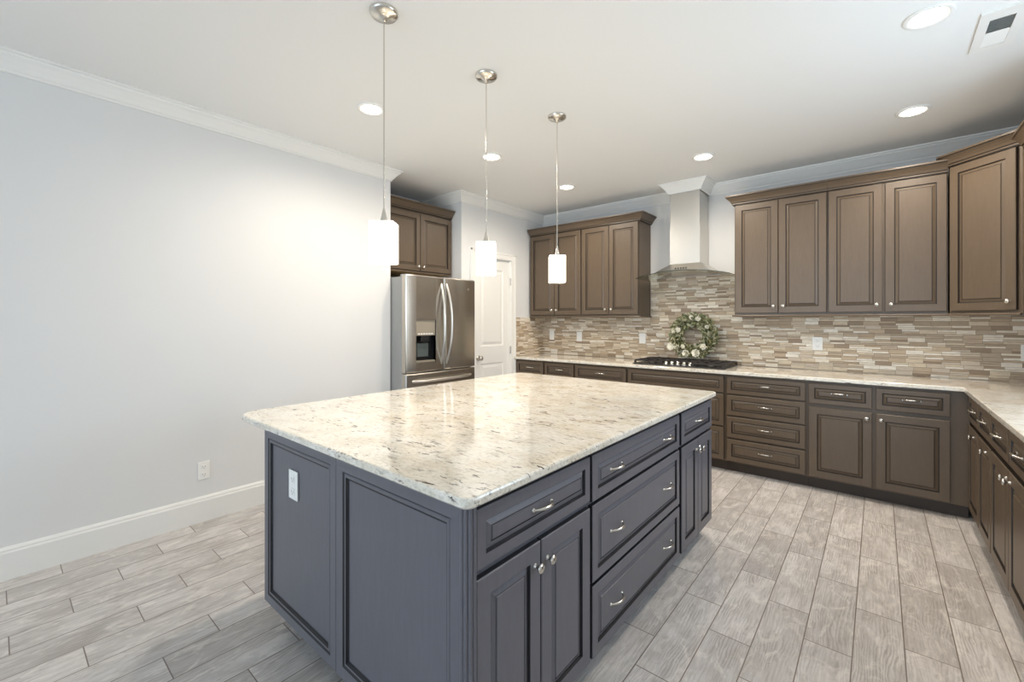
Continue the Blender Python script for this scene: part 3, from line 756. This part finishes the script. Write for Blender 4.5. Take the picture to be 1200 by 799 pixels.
pd = pendant(); pd.location = (-1.731, 1.151, ZC); pd['label'] = 'nickel pendant with white square shade over the near end of the island'
copy_tree(pd, (-1.727, 1.825, ZC), 'middle of three nickel pendants with white square shades, before the pantry door')
copy_tree(pd, (-1.700, 2.507, ZC), 'farthest nickel pendant with white square shade, in front of brown upper cabinets')

# ------------------------------------------------------------------ recessed lights, vent, plates
def downlight():
    t = thing('recessed_light', '', 'ceiling light', (0, 0, ZC), 0, 'recessed lights in the ceiling')
    MB().lathe([(.091, -.0003), (.091, -.005), (.086, -.0085), (.071, -.0085), (.067, -.004), (.067, -.0003)], seg=40).build('trim_ring', M['trim'], t)
    MB().lathe([(.0668, -.0004), (.0668, -.0032), (.0, -.0036)], seg=32).build('lens', M['lens'], t)
    l = bpy.data.lights.new('downlight_lamp', 'SPOT'); l.energy = DOWN_W; l.color = WARM; l.spot_size = radians(172); l.spot_blend = 0.72; l.shadow_soft_size = .06
    o = bpy.data.objects.new('downlight_lamp', l); COL.objects.link(o); o.parent = t; o.location = (0, 0, -.012)
    return t
dn = downlight(); dn.location = (-2.59, 1.624, ZC); dn['label'] = 'round recessed ceiling light beside the nearest pendant cord, close to the left wall'
for x, y, lb in ((-2.553, 2.764, 'round recessed ceiling light right behind the middle pendant cord'),
                 (-2.525, 3.902, 'round recessed ceiling light just right of the farthest pendant cord'),
                 (-1.158, 3.936, 'round recessed ceiling light in front of the range hood chimney'),
                 (.176, 3.986, 'round recessed ceiling light in front of the right corner upper cabinets'),
                 (.176, 2.790, 'round recessed ceiling light beside the ceiling vent, largest in the photo')):
    copy_tree(dn, (x, y, ZC), lb)
vt = thing('ceiling_vent', 'white rectangular air vent in the ceiling, one half of its louvres dark', 'vent', (.44, 3.12, ZC))
m = MB(); vw, vl = .078, .195
for a in ((-vw, -vw + .036, -vl, vl), (vw - .036, vw, -vl, vl), (-vw + .036, vw - .036, -vl, -vl + .075), (-vw + .036, vw - .036, vl - .045, vl)): m.box(*a, -.010, -.0005)
m.build('frame', M['trim'], vt)
MB().box(-vw + .036, vw - .036, -vl + .075, vl - .045, -.002, -.0006).build('duct_backing', M['vgrey'], vt)
for nm, y0, y1, sgn, mat in (('near_louvres', -vl + .077, .010, -1, M['trim']), ('far_louvres', .012, vl - .046, 1, M['trim'])):
    m = MB(); n = 7
    for i in range(n):
        y = y0 + (y1 - y0) * (i + .5) / n; dy = .008
        m.add([(-vw + .036, y - dy, -.0085 + sgn * .003), (vw - .036, y - dy, -.0085 + sgn * .003), (vw - .036, y + dy, -.0085 - sgn * .003 + .002), (-vw + .036, y + dy, -.0085 - sgn * .003 + .002)], [(0, 1, 2, 3)])
        m.add([(-vw + .036, y - dy, -.0075 + sgn * .003), (vw - .036, y - dy, -.0075 + sgn * .003), (vw - .036, y + dy, -.0075 - sgn * .003 + .002), (-vw + .036, y + dy, -.0075 - sgn * .003 + .002)], [(0, 1, 2, 3)])
    m.build('louvres', mat, vt)

def plate(name, label, loc, rz, w, h, kind, group=None):
    t = thing(name, label, 'outlet' if kind == 'outlet' else 'switch', loc, rz, group)
    MB().box(-w / 2, w / 2, -.006, -.0003, -h / 2, h / 2, c=.0018).build('cover_plate', M['plate'], t)
    if kind == 'outlet':
        for s in (-1, 1):
            q = MB().box(-.017, .017, -.0085, -.0061, s * .026 - .014, s * .026 + .014, c=.001).build('socket', M['plate'], t)
            k = MB(); k.box(-.008, -.006, -.0089, -.0086, s * .026 - .004, s * .026 + .006); k.box(.006, .008, -.0089, -.0086, s * .026 - .004, s * .026 + .006); k.box(-.002, .002, -.0089, -.0086, s * .026 - .011, s * .026 - .007)
            k.build('socket_slots', M['slot'], q)
    else:
        MB().box(-.016, .016, -.009, -.0061, -.033, .033, c=.0015).build('rocker', M['plate'], t)
    return t
PY = YB - T
plate('wall_switch', 'white switch plate on the mosaic, nearest the pantry door', (-3.372, PY, 1.168), 0, .075, .120, 'switch')
plate('wall_switch', 'white switch plate on the mosaic, second from the pantry door', (-2.944, PY, 1.160), 0, .078, .120, 'switch')
plate('wall_switch', 'white switch plate on the mosaic just left of the wreath', (-2.098, PY, 1.160), 0, .078, .120, 'switch')
plate('wall_outlet', 'white outlet on the mosaic right of the wreath, above the drawer cabinets', (-.429, PY, 1.156), 0, .078, .120, 'outlet')
plate('wall_switch', 'white switch plate on the mosaic under the corner upper cabinet, cut by the photo edge', (.835, PY, 1.130), 0, .078, .120, 'switch')
plate('wall_outlet', 'white outlet low on the left wall above the baseboard', (XL, .928, .345), pi / 2, .070, .118, 'outlet')
plate('wall_outlet', 'white outlet set in the end panel of the island', (-1.847, IY0 - .0105, .690), 0, .078, .118, 'outlet')
